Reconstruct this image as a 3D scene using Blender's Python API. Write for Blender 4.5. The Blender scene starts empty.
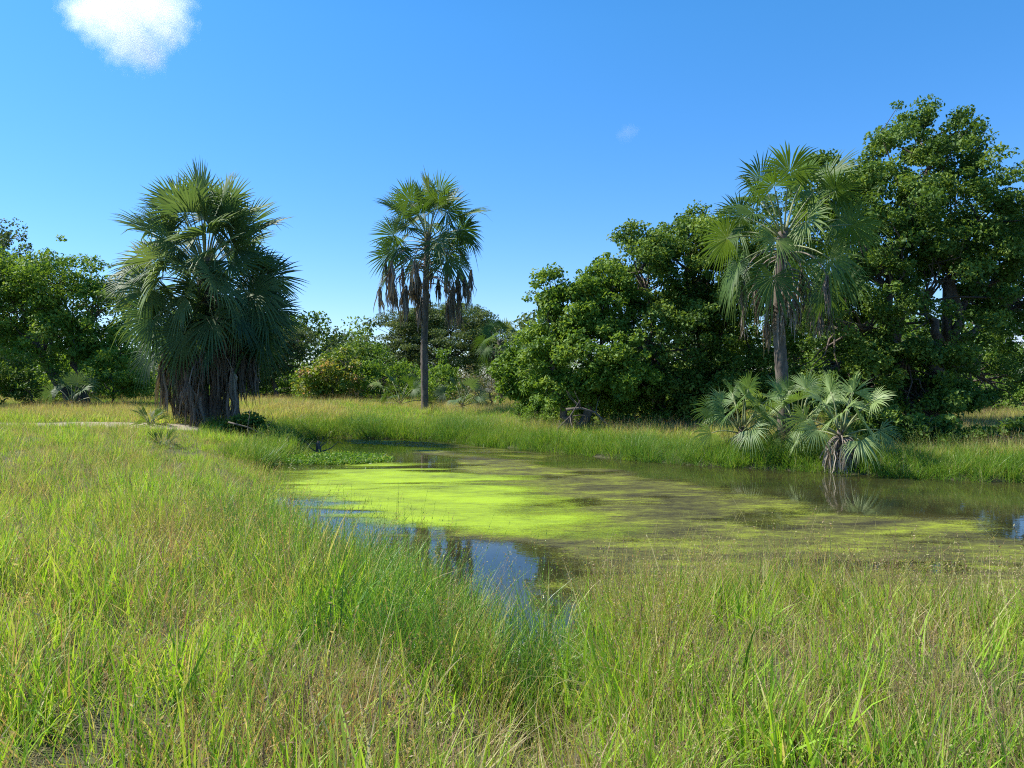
import bpy, math, random
import numpy as np
from mathutils import Vector

# ---------------------------------------------------------------- camera, light, exposure
S = bpy.context.scene
COL = S.collection
CAM_Z, FPX, HOR = 2.3, 760.0, 378.0
cam = bpy.data.cameras.new('camera'); cam_o = bpy.data.objects.new('camera', cam); COL.objects.link(cam_o)
cam.sensor_width = 36; cam.lens = 36*FPX/1024; cam.clip_start = 0.05; cam.clip_end = 12000
cam_o.location = (0, 0, CAM_Z); cam_o.rotation_euler = (math.radians(90)-math.atan(6/FPX), 0, 0)
S.camera = cam_o

SUN_EL, SUN_AZ = math.radians(50), math.radians(-77)        # azimuth measured from +Y towards +X
w = bpy.data.worlds.new('World'); S.world = w; w.use_nodes = True
wn, wl = w.node_tree.nodes, w.node_tree.links
bg = wn['Background']; bg.inputs['Strength'].default_value = 0.122
sky = wn.new('ShaderNodeTexSky'); sky.sky_type = 'NISHITA'; sky.sun_disc = False
sky.sun_elevation = SUN_EL; sky.sun_rotation = SUN_AZ
sky.altitude = 300; sky.air_density = 1.05; sky.dust_density = 0.15; sky.ozone_density = 4.0
hs = wn.new('ShaderNodeHueSaturation'); hs.inputs['Saturation'].default_value = 1.3
wl.new(sky.outputs[0], hs.inputs['Color']); wl.new(hs.outputs[0], bg.inputs['Color'])
tc_ = wn.new('ShaderNodeTexCoord'); sx_ = wn.new('ShaderNodeSeparateXYZ'); wl.new(tc_.outputs['Generated'], sx_.inputs[0])
rp_ = wn.new('ShaderNodeValToRGB'); rp_.color_ramp.elements[0].position = 0.0; rp_.color_ramp.elements[0].color = (.56, .64, .90, 1)
rp_.color_ramp.elements[1].position = .42; rp_.color_ramp.elements[1].color = (1, 1, 1, 1); wl.new(sx_.outputs['Z'], rp_.inputs[0])
mm_ = wn.new('ShaderNodeMix'); mm_.data_type = 'RGBA'; mm_.blend_type = 'MULTIPLY'; mm_.inputs[0].default_value = 1
wl.new(hs.outputs[0], mm_.inputs[6]); wl.new(rp_.outputs[0], mm_.inputs[7]); wl.new(mm_.outputs[2], bg.inputs['Color'])

sun = bpy.data.lights.new('sun', 'SUN'); sun.energy = 4.6; sun.angle = math.radians(0.53); sun.color = (1.0, 0.95, 0.86)
sun_o = bpy.data.objects.new('sun', sun); COL.objects.link(sun_o)
sd_ = Vector((math.sin(SUN_AZ)*math.cos(SUN_EL), math.cos(SUN_AZ)*math.cos(SUN_EL), math.sin(SUN_EL)))
sun_o.rotation_euler = sd_.to_track_quat('Z', 'Y').to_euler()
sun_o.location = (-20, 5, 40)
S.view_settings.view_transform = 'Standard'; S.view_settings.look = 'None'
S.view_settings.exposure = 0.9; S.view_settings.gamma = 1.0
S.render.engine = 'CYCLES'
S.cycles.max_bounces = 24; S.cycles.diffuse_bounces = 3; S.cycles.glossy_bounces = 3
S.cycles.transmission_bounces = 5; S.cycles.transparent_max_bounces = 12; S.cycles.volume_bounces = 10
S.cycles.pixel_filter_type = 'BLACKMAN_HARRIS'; S.cycles.filter_width = 1.1
S.cycles.use_denoising = False
S.cycles.use_adaptive_sampling = True; S.cycles.adaptive_threshold = 0.012
S.cycles.volume_step_rate = 1.0; S.cycles.volume_max_steps = 96

R = np.random.default_rng(11)

# ---------------------------------------------------------------- maths helpers
def W(px, py, d):
    return np.array(((px-512)/FPX*d, d, CAM_Z + (HOR-py)/FPX*d))
def G(px, py, z=0.0):                       # point of the level z that shows at a pixel
    d = FPX*(CAM_Z-z)/(py-HOR)
    return ((px-512)/FPX*d, d)

def _hash(ix, iy, seed):
    h = (ix.astype(np.int64)*374761393 + iy.astype(np.int64)*668265263 + seed*1442695041) & 0xffffffff
    h = ((h ^ (h >> 13))*1274126177) & 0xffffffff
    return ((h ^ (h >> 16)) & 0xffff)/65535.0
def vnoise(x, y, seed=0):
    x = np.asarray(x, float); y = np.asarray(y, float)
    ix, iy = np.floor(x), np.floor(y); fx, fy = x-ix, y-iy
    fx = fx*fx*(3-2*fx); fy = fy*fy*(3-2*fy)
    a = _hash(ix, iy, seed); b = _hash(ix+1, iy, seed); c = _hash(ix, iy+1, seed); d = _hash(ix+1, iy+1, seed)
    return (a*(1-fx)+b*fx)*(1-fy) + (c*(1-fx)+d*fx)*fy
def fbm(x, y, seed=0, o=4):
    s, a, t = 0, 1, 0
    for k in range(o):
        s = s + a*vnoise(x*2**k, y*2**k, seed+k); t += a; a *= .5
    return s/t
def sstep(a, b, x):
    t = np.clip((x-a)/(b-a), 0, 1); return t*t*(3-2*t)
def poly_sd(poly, x, y):                    # signed distance, positive outside
    x = np.asarray(x, float); y = np.asarray(y, float)
    P = np.array(poly); Q = np.roll(P, -1, 0)
    dmin = np.full(x.shape, 1e9); inside = np.zeros(x.shape, bool)
    for (ax, ay), (bx, by) in zip(P, Q):
        ex, ey = bx-ax, by-ay
        t = np.clip(((x-ax)*ex+(y-ay)*ey)/(ex*ex+ey*ey), 0, 1)
        dmin = np.minimum(dmin, np.hypot(x-ax-t*ex, y-ay-t*ey))
        c = ((ay > y) != (by > y)) & (x < (bx-ax)*(y-ay)/(by-ay+1e-12)+ax)
        inside ^= c
    return np.where(inside, -dmin, dmin)

POND = [G(330, 437), G(430, 439), G(500, 447), G(600, 457), G(700, 466), G(800, 471), G(900, 477), G(1024, 483),
        (15.5, 15.5), (17, 12.5), (15, 9.5), (10, 7.3), (6.5, 6.3), (4, 6.5), (2.6, 7.3), (1.1, 7.1), (.60, 5.9), (.42, 4.3), (.05, 4.2), (-.22, 5.6),
        (-.75, 7.0), (-1.6, 8.3), (-2.7, 9.6), (-4.0, 12.0), (-5.2, 15.5), (-6.5, 18.5), (-6.6, 20.5), (-6.4, 22.5), (-7.6, 25), (-8.3, 28.0)]
def SD(x, y):
    return poly_sd(POND, x, y) + (fbm(x*.7, y*.7, 5, 2)-.5)*.5
def H(x, y):
    x = np.asarray(x, float); y = np.asarray(y, float)
    s = SD(x, y)
    z = np.where(s < 0, -.04 - .5*sstep(0, 2.0, -s), .05 + .30*(1-np.exp(-np.maximum(s, 0)/.6)))
    left = sstep(-3.0, -9.5, x)*sstep(6, 20, y)*sstep(60, 40, y)
    z = z + np.where(s > 0, 1, 0)*(.34*left*sstep(.2, 4, s) + .16*sstep(1, 10, s) + .10*sstep(4, 1, y))
    z = z + (fbm(x*.35, y*.35, 9, 3)-.5)*.16*sstep(0, 2, s)
    far = sstep(90, 400, np.hypot(x, y))
    return z*(1-far) + far*.3
def Hs(x, y): return float(H(np.array([x]), np.array([y]))[0])

# ---------------------------------------------------------------- object helpers
def mesh_np(name, V, F, mat=None, attrs=None, smooth=False):
    """V (n,3), F (m,k) -> mesh datablock"""
    V = np.asarray(V, np.float32); F = np.asarray(F, np.int32); k = F.shape[1]
    m = bpy.data.meshes.new(name)
    m.vertices.add(len(V)); m.vertices.foreach_set('co', V.ravel())
    m.loops.add(F.size); m.loops.foreach_set('vertex_index', F.ravel())
    m.polygons.add(len(F)); m.polygons.foreach_set('loop_start', np.arange(0, F.size, k, dtype=np.int32))
    if smooth: m.polygons.foreach_set('use_smooth', np.ones(len(F), bool))
    for kk, a in (attrs or {}).items():
        at = m.attributes.new(kk, 'FLOAT', 'POINT'); at.data.foreach_set('value', np.asarray(a, np.float32))
    m.update(calc_edges=True)
    if mat: m.materials.append(mat)
    return m
def link(name, mesh, parent=None, loc=(0, 0, 0)):
    o = bpy.data.objects.new(name, mesh); COL.objects.link(o); o.location = loc
    if parent: o.parent = parent
    return o
def tag(o, label=None, cat=None, group=None, kind=None):
    for k, v in (('label', label), ('category', cat), ('group', group), ('kind', kind)):
        if v: o[k] = v
    return o
class MB:                                   # collects pieces of quads / tris (tris stored as quads-free list)
    def __init__(s): s.V = []; s.F = []; s.A = []; s.n = 0
    def add(s, V, F, a=0.0):
        V = np.asarray(V, float); F = np.asarray(F, int)
        s.V.append(V); s.F.append(F+s.n); s.n += len(V)
        s.A.append(np.full(len(V), a) if np.isscalar(a) else np.asarray(a, float))
    def mesh(s, name, mat, smooth=False):
        return mesh_np(name, np.concatenate(s.V), np.concatenate(s.F), mat, {'tone': np.concatenate(s.A)}, smooth)

def tube(mb, pts, rad, ns=8, a=0.0, cap=True, bump=0.0):
    pts = np.asarray(pts, float); n = len(pts); rad = np.broadcast_to(rad, (n,))
    T = np.gradient(pts, axis=0); T /= np.linalg.norm(T, axis=1)[:, None]+1e-9
    ref = np.array((0, 0, 1.)) if abs(T[0, 2]) < .8 else np.array((1., 0, 0))
    V = np.zeros((n, ns, 3)); ang = np.arange(ns)/ns*2*math.pi
    for i in range(n):
        u = np.cross(T[i], ref); u /= np.linalg.norm(u)+1e-9; v = np.cross(T[i], u)
        r = rad[i]*(1+bump*(R.random(ns)-.5))
        V[i] = pts[i] + r[:, None]*np.cos(ang)[:, None]*u + r[:, None]*np.sin(ang)[:, None]*v
        ref = v if abs(T[i, 2]) < .99 and False else ref
    F = []
    for i in range(n-1):
        for j in range(ns):
            k = (j+1) % ns
            F.append((i*ns+j, i*ns+k, (i+1)*ns+k, (i+1)*ns+j))
    V = V.reshape(-1, 3)
    if cap:
        for e, row in ((0, 0), (1, n-1)):
            c = len(V); V = np.vstack([V, pts[row]]);
            for j in range(0, ns, 2):
                q = (c, row*ns+(j+2) % ns, row*ns+(j+1) % ns, row*ns+j)
                F.append(q if e == 0 else q[::-1])
    mb.add(V, F, a)

def curve_pts(a, b, n=6, sag=0.0, wob=0.0):
    a = np.asarray(a, float); b = np.asarray(b, float); t = np.linspace(0, 1, n)[:, None]
    L = np.linalg.norm(b-a)
    p = a+(b-a)*t; p[:, 2] += sag*L*(4*t*(1-t))[:, 0]
    off = R.normal(0, wob*L, (n, 3)); off[0] = off[-1] = 0
    return p+off

# ---------------------------------------------------------------- materials
def newmat(name):
    m = bpy.data.materials.new(name); m.use_nodes = True
    nt = m.node_tree; nt.nodes.clear(); out = nt.nodes.new('ShaderNodeOutputMaterial')
    return m, nt, out
def nd(nt, t, **kw):
    n = nt.nodes.new(t)
    for k, v in kw.items():
        if k in n.inputs.keys(): n.inputs[k].default_value = v
        else: setattr(n, k, v)
    return n
def ramp(nt, stops, fac):
    r = nt.nodes.new('ShaderNodeValToRGB'); e = r.color_ramp.elements
    while len(e) < len(stops): e.new(.5)
    for x, (p, c) in zip(e, stops): x.position = p; x.color = (*c, 1)
    nt.links.new(fac, r.inputs[0]); return r.outputs[0]
def math_(nt, op, a, b=None, clamp=False):
    n = nt.nodes.new('ShaderNodeMath'); n.operation = op; n.use_clamp = clamp
    for i, v in enumerate((a, b)):
        if v is None: continue
        if isinstance(v, (int, float)): n.inputs[i].default_value = v
        else: nt.links.new(v, n.inputs[i])
    return n.outputs[0]
def mixc(nt, f, a, b, mode='MIX'):
    n = nt.nodes.new('ShaderNodeMix'); n.data_type = 'RGBA'; n.blend_type = mode
    for s, v in ((n.inputs[0], f), (n.inputs[6], a), (n.inputs[7], b)):
        if isinstance(v, (int, float)): s.default_value = v
        elif isinstance(v, tuple): s.default_value = (*v, 1)
        else: nt.links.new(v, s)
    return n.outputs[2]
def noise(nt, scale, detail=3, vec=None, rough=.55):
    n = nd(nt, 'ShaderNodeTexNoise', Scale=scale, Detail=detail, Roughness=rough)
    if vec is not None: nt.links.new(vec, n.inputs['Vector'])
    return n.outputs['Fac']

def leaf_material(name, stops, trans=.35, rough=.45, patch=.0, patch_scale=.3, tcol=(1.25, 1.15, .55), spec=.35):
    m, nt, out = newmat(name)
    at = nd(nt, 'ShaderNodeAttribute', attribute_name='tone')
    f = at.outputs['Fac']
    if patch:
        geo = nt.nodes.new('ShaderNodeNewGeometry')
        nz = noise(nt, patch_scale, 3, geo.outputs['Position'])
        f = math_(nt, 'ADD', f, math_(nt, 'MULTIPLY', math_(nt, 'SUBTRACT', nz, .5), patch), clamp=True)
    c = ramp(nt, stops, f)
    p = nd(nt, 'ShaderNodeBsdfPrincipled', Roughness=rough); p.inputs['Specular IOR Level'].default_value = spec
    nt.links.new(c, p.inputs['Base Color'])
    t = nt.nodes.new('ShaderNodeBsdfTranslucent')
    nt.links.new(mixc(nt, 1.0, c, tcol, 'MULTIPLY'), t.inputs['Color'])
    mx = nt.nodes.new('ShaderNodeMixShader'); mx.inputs[0].default_value = trans
    nt.links.new(p.outputs[0], mx.inputs[1]); nt.links.new(t.outputs[0], mx.inputs[2])
    nt.links.new(mx.outputs[0], out.inputs[0])
    return m
def bark_material(name, c1, c2, scale=9):
    m, nt, out = newmat(name)
    tc = nt.nodes.new('ShaderNodeTexCoord')
    mp = nt.nodes.new('ShaderNodeMapping'); mp.inputs['Scale'].default_value = (1, 1, .35); nt.links.new(tc.outputs['Object'], mp.inputs[0])
    n = noise(nt, scale, 6, mp.outputs[0], .7)
    p = nd(nt, 'ShaderNodeBsdfPrincipled', Roughness=.9)
    nt.links.new(ramp(nt, [(.3, c1), (.7, c2)], n), p.inputs['Base Color'])
    b = nd(nt, 'ShaderNodeBump', Strength=.7, Distance=.03); nt.links.new(n, b.inputs['Height']); nt.links.new(b.outputs[0], p.inputs['Normal'])
    nt.links.new(p.outputs[0], out.inputs[0]); return m

M = {}
# grass: tone 0 = deep green ... 1 = straw / brown
M['grass'] = leaf_material('grass_blades', [(0, (.06, .15, .02)), (.28, (.17, .36, .03)), (.5, (.34, .56, .045)), (.62, (.40, .48, .08)), (.74, (.58, .51, .26)), (.87, (.38, .26, .16)), (1, (.20, .12, .08))],
                           trans=.46, rough=.5, patch=.30, patch_scale=.8, spec=.25)
M['grass_wet'] = leaf_material('wet_bank_grass', [(0, (.05, .14, .018)), (.4, (.13, .28, .028)), (.8, (.26, .38, .05)), (1, (.42, .38, .17))], trans=.42, rough=.4, patch=.35, patch_scale=.6)
M['reed'] = leaf_material('reed_blades', [(0, (.06, .16, .03)), (.5, (.13, .30, .04)), (.85, (.24, .38, .06)), (1, (.46, .40, .18))], trans=.35, rough=.38, patch=.3, patch_scale=.8)
M['bush_leaf'] = leaf_material('broad_tree_leaf', [(0, (.04, .085, .016)), (.5, (.10, .185, .032)), (1, (.22, .32, .065))], trans=.38, rough=.55, spec=.2)
M['bright_leaf'] = leaf_material('bright_tree_leaf', [(0, (.08, .16, .022)), (.5, (.155, .27, .04)), (1, (.25, .36, .07))], trans=.42, rough=.55, spec=.2)
M['acacia_leaf'] = leaf_material('fine_tree_leaf', [(0, (.05, .085, .028)), (.5, (.095, .15, .042)), (1, (.16, .21, .07))], trans=.4, rough=.6)
M['yellow_leaf'] = leaf_material('yellowing_shrub_leaf', [(0, (.09, .17, .025)), (.6, (.2, .28, .04)), (.85, (.33, .30, .08)), (1, (.42, .24, .14))], trans=.4, rough=.5)
M['brush_leaf'] = leaf_material('brushwood_leaf', [(0, (.07, .10, .035)), (.6, (.13, .15, .06)), (1, (.26, .20, .12))], trans=.3, rough=.6)
M['bark'] = bark_material('grey_brown_bark', (.05, .038, .028), (.16, .13, .10))
M['palmbark'] = bark_material('palm_bark', (.04, .03, .023), (.19, .155, .12), 6)
M['frond'] = leaf_material('fan_frond', [(0, (.04, .085, .022)), (.5, (.08, .15, .03)), (.8, (.13, .21, .04)), (1, (.27, .31, .10))], trans=.36, rough=.5, spec=.3, tcol=(1.3, 1.25, .45))
M['frond_grey'] = leaf_material('grey_green_frond', [(0, (.04, .08, .03)), (.5, (.08, .145, .05)), (1, (.18, .25, .09))], trans=.34, rough=.5, spec=.3, tcol=(1.2, 1.2, .6))
M['frond_silver'] = leaf_material('silvery_frond', [(0, (.05, .10, .03)), (.5, (.10, .18, .045)), (1, (.25, .34, .12))], trans=.34, rough=.45, spec=.4, tcol=(1.2, 1.25, .5))
M['dead'] = leaf_material('withered_frond', [(0, (.10, .08, .06)), (.5, (.23, .19, .15)), (1, (.42, .37, .31))], trans=.15, rough=.8, spec=.1)
M['petiole'] = leaf_material('frond_stalk', [(0, (.14, .19, .07)), (1, (.36, .33, .17))], trans=.0, rough=.45)

def ground_material():
    m, nt, out = newmat('soil_and_litter')
    geo = nt.nodes.new('ShaderNodeNewGeometry'); P = geo.outputs['Position']
    at = nd(nt, 'ShaderNodeAttribute', attribute_name='sand')
    n1 = noise(nt, 1.2, 6, P); n2 = noise(nt, 22, 4, P, .7)
    base = ramp(nt, [(.3, (.035, .030, .015)), (.5, (.06, .062, .022)), (.7, (.10, .09, .04))], n1)
    base = mixc(nt, math_(nt, 'MULTIPLY', n2, .5), base, (.11, .09, .055))
    sandc = ramp(nt, [(.3, (.30, .24, .16)), (.7, (.44, .37, .27))], n2)
    edge = math_(nt, 'MULTIPLY', math_(nt, 'SUBTRACT', math_(nt, 'ADD', at.outputs['Fac'], math_(nt, 'MULTIPLY', n1, .5)), .6), 5.0, clamp=True)
    c = mixc(nt, edge, base, sandc)
    p = nd(nt, 'ShaderNodeBsdfPrincipled', Roughness=.95); nt.links.new(c, p.inputs['Base Color'])
    b = nd(nt, 'ShaderNodeBump', Strength=.6, Distance=.04); nt.links.new(n2, b.inputs['Height']); nt.links.new(b.outputs[0], p.inputs['Normal'])
    nt.links.new(p.outputs[0], out.inputs[0]); return m
def water_material():
    m, nt, out = newmat('murky_pond_water')
    geo = nt.nodes.new('ShaderNodeNewGeometry'); P = geo.outputs['Position']
    n = noise(nt, .6, 4, P)
    p = nd(nt, 'ShaderNodeBsdfPrincipled', Roughness=.035, IOR=1.36)
    nt.links.new(ramp(nt, [(.35, (.022, .024, .010)), (.65, (.050, .048, .016))], n), p.inputs['Base Color'])
    n2 = noise(nt, 5, 3, P); n3 = noise(nt, 1.4, 2, P)
    b = nd(nt, 'ShaderNodeBump', Strength=.10, Distance=.01); nt.links.new(math_(nt, 'ADD', n2, math_(nt, 'MULTIPLY', n3, 1.5)), b.inputs['Height'])
    nt.links.new(b.outputs[0], p.inputs['Normal']); nt.links.new(p.outputs[0], out.inputs[0]); return m
def weed_material(name, stops, speck, rough, gain=5.0):
    """a floating film: attribute 'tone' = how closely the plants cover the water"""
    m, nt, out = newmat(name)
    geo = nt.nodes.new('ShaderNodeNewGeometry'); P = geo.outputs['Position']
    mp = nt.nodes.new('ShaderNodeMapping'); mp.inputs['Scale'].default_value = (.45, 1, 1); nt.links.new(P, mp.inputs[0])
    at = nd(nt, 'ShaderNodeAttribute', attribute_name='tone')
    nf = noise(nt, speck, 5, P, .75); nm = noise(nt, 2.6, 7, mp.outputs[0], .8); nc = noise(nt, 1.1, 5, mp.outputs[0], .65)
    k = math_(nt, 'ADD', math_(nt, 'MULTIPLY', nf, .55), math_(nt, 'MULTIPLY', nm, .45))
    a = math_(nt, 'MULTIPLY', math_(nt, 'SUBTRACT', math_(nt, 'ADD', at.outputs['Fac'], k), 1.0), gain, clamp=True)
    p = nd(nt, 'ShaderNodeBsdfPrincipled', Roughness=rough); p.inputs['Specular IOR Level'].default_value = .2
    nk = noise(nt, 7, 5, mp.outputs[0], .7)
    c = ramp(nt, stops, math_(nt, 'ADD', math_(nt, 'MULTIPLY', nc, .5), math_(nt, 'ADD', math_(nt, 'MULTIPLY', nf, .2), math_(nt, 'MULTIPLY', nk, .3))))
    nt.links.new(c, p.inputs['Base Color'])
    b = nd(nt, 'ShaderNodeBump', Strength=.5, Distance=.01); nt.links.new(nf, b.inputs['Height']); nt.links.new(b.outputs[0], p.inputs['Normal'])
    t = nt.nodes.new('ShaderNodeBsdfTransparent'); mx = nt.nodes.new('ShaderNodeMixShader')
    nt.links.new(a, mx.inputs[0]); nt.links.new(t.outputs[0], mx.inputs[1]); nt.links.new(p.outputs[0], mx.inputs[2])
    nt.links.new(mx.outputs[0], out.inputs[0]); return m
M['ground'] = ground_material(); M['water'] = water_material()
M['duckweed'] = weed_material('duckweed_film', [(.36, (.10, .13, .02)), (.46, (.20, .28, .018)), (.56, (.28, .40, .018))], 45, .75, 4.0)
M['olive'] = weed_material('algae_film', [(.40, (.03, .026, .012)), (.49, (.085, .085, .020)), (.54, (.135, .15, .02)), (.61, (.24, .29, .022))], 30, .75, 5.0)

# ---------------------------------------------------------------- ground and water
def axis(lo, hi, fine_lo, fine_hi, step, grow=1.18):
    a = list(np.arange(fine_lo, fine_hi+1e-6, step)); s = step
    while a[-1] < hi: s *= grow; a.append(a[-1]+s)
    s = step
    while a[0] > lo: s *= grow; a.insert(0, a[0]-s)
    return np.array(a)
def grid_mesh(name, xs, ys, zf, mat, attrs=None, keep=None, smooth=True):
    X, Y = np.meshgrid(xs, ys); Z = zf(X, Y); nx = len(xs)
    V = np.stack([X.ravel(), Y.ravel(), Z.ravel()], 1)
    i, j = np.meshgrid(np.arange(len(xs)-1), np.arange(len(ys)-1)); q = (j*nx+i).ravel()
    F = np.stack([q, q+1, q+nx+1, q+nx], 1)
    A = {k: f(X, Y).ravel() for k, f in (attrs or {}).items()}
    if keep is not None:
        kp = keep(X, Y).ravel(); F = F[kp[F].any(1)]
        used = np.unique(F); remap = np.full(len(V), -1); remap[used] = np.arange(len(used))
        V = V[used]; F = remap[F]; A = {k: v[used] for k, v in A.items()}
    return mesh_np(name, V, F, mat, A, smooth)
def sand(x, y):
    cy = 24.3 + .06*(x+14) + .5*np.sin(x*.35)
    return np.exp(-((y-cy)/1.2)**2)*sstep(-9.3, -11.3, x)
g = link('ground', grid_mesh('ground', axis(-2500, 2500, -24, 24, .25), axis(-300, 4000, -1, 46, .25), H, M['ground'], {'sand': sand}))
tag(g, 'grassy earth banks around the pond with a strip of bare sand', kind='structure')
def on_pond(m): return lambda X, Y: poly_sd(POND, X, Y) < m
pw = link('pond_water', grid_mesh('pond_water', np.arange(-12, 20, .5), np.arange(3, 31, .5), lambda X, Y: X*0, M['water'], keep=on_pond(.9)))
tag(pw, 'dark murky pond water reflecting sky and trees', kind='structure')

BR = [G(a, b) for a, b in ((262, 484), (300, 470), (380, 463), (470, 466), (540, 474), (520, 490), (560, 510), (610, 530), (580, 546), (500, 546), (420, 536), (350, 515), (285, 498))]
OL = [G(a, b) for a, b in ((430, 451), (560, 466), (660, 482), (760, 498), (880, 512), (1030, 534), (1150, 560), (1100, 640), (900, 700), (700, 680), (600, 610), (500, 556), (430, 530), (470, 500), (440, 470))]
FS = [G(a, b) for a, b in ((335, 439), (430, 441), (520, 451), (600, 459), (560, 461), (480, 455), (400, 447), (350, 444))]
def d_bright(X, Y):
    s = poly_sd(BR, X, Y) + (fbm(X*.5, Y*.9, 31, 4)-.5)*2.6
    return np.clip(.54 - s*.22, 0, .86) * (1-.40*sstep(.52, .72, fbm(X*.22, Y*1.6, 33, 4)))
def d_olive(X, Y):
    s = poly_sd(OL, X, Y) + (fbm(X*.4, Y*.9, 41, 4)-.5)*2.8
    base = np.clip(.56 - s*.30, 0, .74)
    far = np.clip(.46 - (poly_sd(FS, X, Y)+(fbm(X*.6, Y, 47, 3)-.5)*.8)*.6, 0, .6)
    rim = np.clip(.62 - np.abs(poly_sd(POND, X, Y)+.12)*2.8, 0, .58)*sstep(9, 14, Y)
    b = np.maximum(np.maximum(base, far), rim)
    hole = sstep(.56, .72, fbm(X*.5+3, Y*1.3, 43, 5))*.22
    return np.clip(b-hole*(base > rim), 0, 1)
mat1 = link('algae_mat', grid_mesh('algae_mat', np.arange(-12, 20, .14), np.arange(3, 31, .14), lambda X, Y: X*0+.006, M['olive'], {'tone': d_olive}, keep=lambda X, Y: (poly_sd(POND, X, Y) < .5) & (d_olive(X, Y) > .08)))
tag(mat1, 'thin olive brown algae film floating over the middle and right of the pond', kind='stuff')
mat2 = link('duckweed', grid_mesh('duckweed', np.arange(-12, 8, .12), np.arange(5, 26, .12), lambda X, Y: X*0+.011, M['duckweed'], {'tone': d_bright}, keep=lambda X, Y: (poly_sd(POND, X, Y) < .3) & (d_bright(X, Y) > .12)))
tag(mat2, 'vivid lime green duckweed patch covering the left half of the pond', kind='stuff')

# ---------------------------------------------------------------- grass
WK = 1.2
def tuft(name, mat, n=46, rad=.2, hmin=.3, hmax=.7, wid=.008, lean=.35, curl=.5, tone=(.2, .25), stems=4, stem_h=(.6, .95), seeds=True, seg=4, dryf=.1):
    V, F, A = [], [], []; c = 0
    for i in range(n):
        r = rad*math.sqrt(R.random()); a = R.random()*2*math.pi; b0 = np.array((r*math.cos(a), r*math.sin(a), -.05))
        h = R.uniform(hmin, hmax); az = a+R.normal(0, 1.0); ln = abs(R.normal(0, lean))+.05; cu = abs(R.normal(0, curl))
        t = np.linspace(0, 1, seg+1); th = ln+cu*t*1.3
        dx = np.concatenate([[0], np.cumsum(np.sin((th[1:]+th[:-1])/2))])*h/seg; dz = np.concatenate([[0], np.cumsum(np.cos((th[1:]+th[:-1])/2))])*h/seg
        o = np.array((math.cos(az), math.sin(az), 0)); P = b0+dx[:, None]*o+dz[:, None]*np.array((0, 0, 1))
        fa = az+math.pi/2+R.normal(0, .6); s = np.array((math.cos(fa), math.sin(fa), 0))
        ww = WK*wid*R.uniform(.45, 1.25)*np.clip(1.05-t**1.6, 0.02, 1)*np.minimum(1, .6+t*2)
        L_ = P-ww[:, None]*s*.5; R_ = P+ww[:, None]*s*.5
        V.append(np.stack([L_, R_], 1).reshape(-1, 3)); tn = np.clip(R.normal(*tone), 0, 1); tn = tn if R.random() > dryf else R.uniform(.68, .98)
        A.append(np.clip(np.repeat(tn+.12*(t-.5)+(.25 if R.random() < .12 else 0)*t, 2), 0, 1))
        for k in range(seg): F.append((c+2*k, c+2*k+1, c+2*k+3, c+2*k+2))
        c += 2*(seg+1)
    for i in range(stems):
        r = rad*math.sqrt(R.random()); a = R.random()*2*math.pi; b0 = np.array((r*math.cos(a), r*math.sin(a), -.05))
        h = R.uniform(*stem_h); az = R.random()*2*math.pi; ln = abs(R.normal(0, .2)); cu = abs(R.normal(0, .45))
        t = np.linspace(0, 1, 6); th = ln+cu*t**2
        dx = np.concatenate([[0], np.cumsum(np.sin((th[1:]+th[:-1])/2))])*h/5; dz = np.concatenate([[0], np.cumsum(np.cos((th[1:]+th[:-1])/2))])*h/5
        o = np.array((math.cos(az), math.sin(az), 0)); P = b0+dx[:, None]*o+dz[:, None]*np.array((0, 0, 1))
        tn = R.uniform(.5, 1.0); s0 = R.random()*3
        for dd in (0, math.pi/2):
            s = np.array((math.cos(s0+dd), math.sin(s0+dd), 0)); ww = .0026*(1.1-t*.6)
            V.append(np.stack([P-ww[:, None]*s*.5, P+ww[:, None]*s*.5], 1).reshape(-1, 3)); A.append(np.full(12, tn))
            for k in range(5): F.append((c+2*k, c+2*k+1, c+2*k+3, c+2*k+2))
            c += 12
        if seeds:
            for q in range(9):
                u = .8+.2*q/8; i0 = min(int(u*5), 4); f = u*5-i0; p = P[i0]*(1-f)+P[i0+1]*f
                d = R.normal(0, 1, 3); d[2] = abs(d[2])+.6; d /= np.linalg.norm(d); L = R.uniform(.012, .03); e = np.cross(d, R.normal(0, 1, 3)); e /= np.linalg.norm(e)
                V.append(np.array([p, p+d*L*.5+e*L*.16, p+d*L, p+d*L*.5-e*L*.16])); A.append(np.full(4, R.uniform(.72, 1)))
                F.append((c, c+1, c+2, c+3)); c += 4
    me = mesh_np(name, np.concatenate(V), F, mat, {'tone': np.concatenate(A)})
    return bpy.data.objects.new(name, me)

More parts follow.
